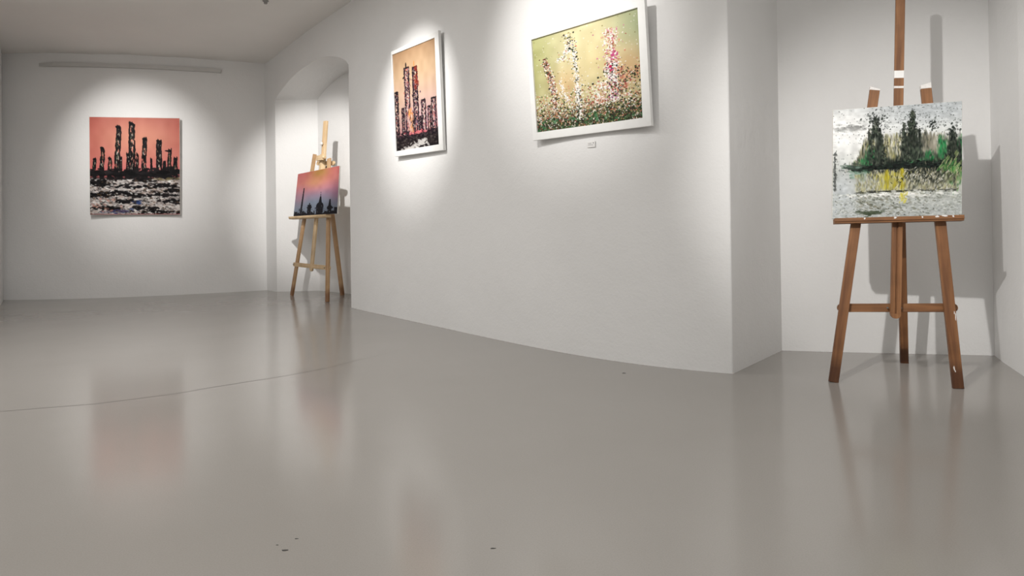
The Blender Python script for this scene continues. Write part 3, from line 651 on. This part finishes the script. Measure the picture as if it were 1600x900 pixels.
# paint drips
pts = lambda r, h, k: [(r * math.cos(a) * (1 + .4 * math.sin(2 * a + k)), h * math.sin(a) * (1 + .2 * math.cos(3 * a + k))) for a in [2 * math.pi * j / 9 for j in range(9)]]
rl = (topR - footR).normalized()
for t, off, r, h in ((.375, .021, .0028, .020), (.395, .017, .002, .008), (.105, -.012, .0032, .012), (.09, -.008, .002, .006)):
    blob('paint_drip', footR + rl * t - Nn * .0135 + e * off, -Nn, U, pts(r, h, t * 30), .0015, M_DRIP, ez)
tdir = (tr - tl).normalized()
for t, r in ((.535, .012), (.50, .008), (.43, .005), (.30, .008), (.575, .006), (.15, .005)):
    blob('paint_drip', tl + tdir * t - Nn * .0365 + U * (.013 if r > .011 else .010), -Nn, U, pts(r, .005 if r < .015 else .009, t * 40), .0015, M_DRIP, ez)

q = [V3(1.784, 3.927, .8945), V3(2.394, 3.747, .9045), V3(2.441, 3.801, 1.525), V3(1.824, 3.982, 1.510)]
p = empty('canvas_painting', (q[0] + q[1]) / 2); tag(p, 'unframed square canvas of dark green forest with yellow reflection on the dark easel', 'painting')
slab('canvas', q, Nn, .016, M_CANVAS, p); painted('painted_surface', q, Nn, art_dark_forest(), p, scale=.0016, inset=.002)

# --- pale pine easel in the arched niche
e, U, Nn = axes((.671, -.742, 0), 6)
ez = empty('studio_easel', (-2.34, 8.07, 0)); tag(ez, 'smaller pale pine wooden easel standing in the arched niche', 'easel')
footL, footR, topL, topR = V3(-2.638, 8.400, 0), V3(-2.041, 7.740, .0), V3(-2.320, 8.310, 1.676), V3(-2.080, 8.030, 1.60)
beam('leg', footL, topL, e, .058, .024, M_PINELEG, ez); beam('leg', footR, topR, e, .062, .024, M_PINELEG, ez)
rfoot, hinge = V3(-2.035, 8.398, 0), V3(-2.165, 8.225, 1.52)
beam('rear_leg', rfoot, hinge, e, .050, .036, M_PINELEG, ez, round1=True)
mb, mt = V3(-2.313, 8.089, .311), V3(-2.159, 8.192, 2.051); md = (mt - mb).normalized()
beam('mast', mb, mb + md * 1.36, e, .058, .024, M_PINE, ez, round0=True)
ext = beam('mast_extension', mb + md * 1.10 + Nn * .026, mt + Nn * .004, e, .070, .030, M_PINE, ez, groove=.012)
beam('crossbar', V3(-2.620, 8.425, .372), V3(-2.019, 7.790, .368) , U, .048, .020, M_PINE, ez, round0=True, round1=True)
tb0, tb1 = topL - U * .10 + Nn * .05 - e * .02, topR - U * .05 + Nn * .05 + e * .05
beam('top_crossbar', tb0, tb1, U, .050, .020, M_PINE, ez, round0=True, round1=True)
cl = mb + md * 1.31 - Nn * .028
cb = beam('canvas_clamp', cl - e * .055, cl + e * .10, U, .060, .034, M_PINE, ez)
disc('clamp_knob', cl + e * .10 + U * .0, e, .022, .03, M_PINE, cb)
disc('mast_knob', mb + md * 1.48 - Nn * .012 - e * .01, -Nn, .020, .022, M_DRIP, ez)
disc('hinge_bolt', hinge - e * .035, e, .012, .07, M_METAL, ez)
tl, tr = V3(-2.633, 8.540, .917) - Nn * .045, V3(-2.006, 7.849, .938) - Nn * .045
tl = tl - (tr - tl).normalized() * -.0
tray = beam('tray', tl, tr, U, .026, .066, M_PINE, ez)
beam('tray_lip', tl - Nn * .034 + U * .006, tr - Nn * .034 + U * .006, U, .022, .010, M_PINE, tray)
for c in (V3(-2.575, 8.378, .372), V3(-2.060, 7.815, .368)): disc('bolt', c - Nn * .03, -Nn, .007, .01, M_METAL, ez, 10)
q = [V3(-2.642, 8.507, .946), V3(-1.913, 7.704, .969), V3(-1.896, 7.768, 1.499), V3(-2.588, 8.527, 1.457)]
p = empty('canvas_painting', (q[0] + q[1]) / 2); tag(p, 'small unframed sunset canvas of black domes and spire on the pine easel', 'painting')
slab('canvas', q, Nn, .014, M_CANVAS, p); painted('painted_surface', q, Nn, art_sunset_domes(), p, inset=.002)
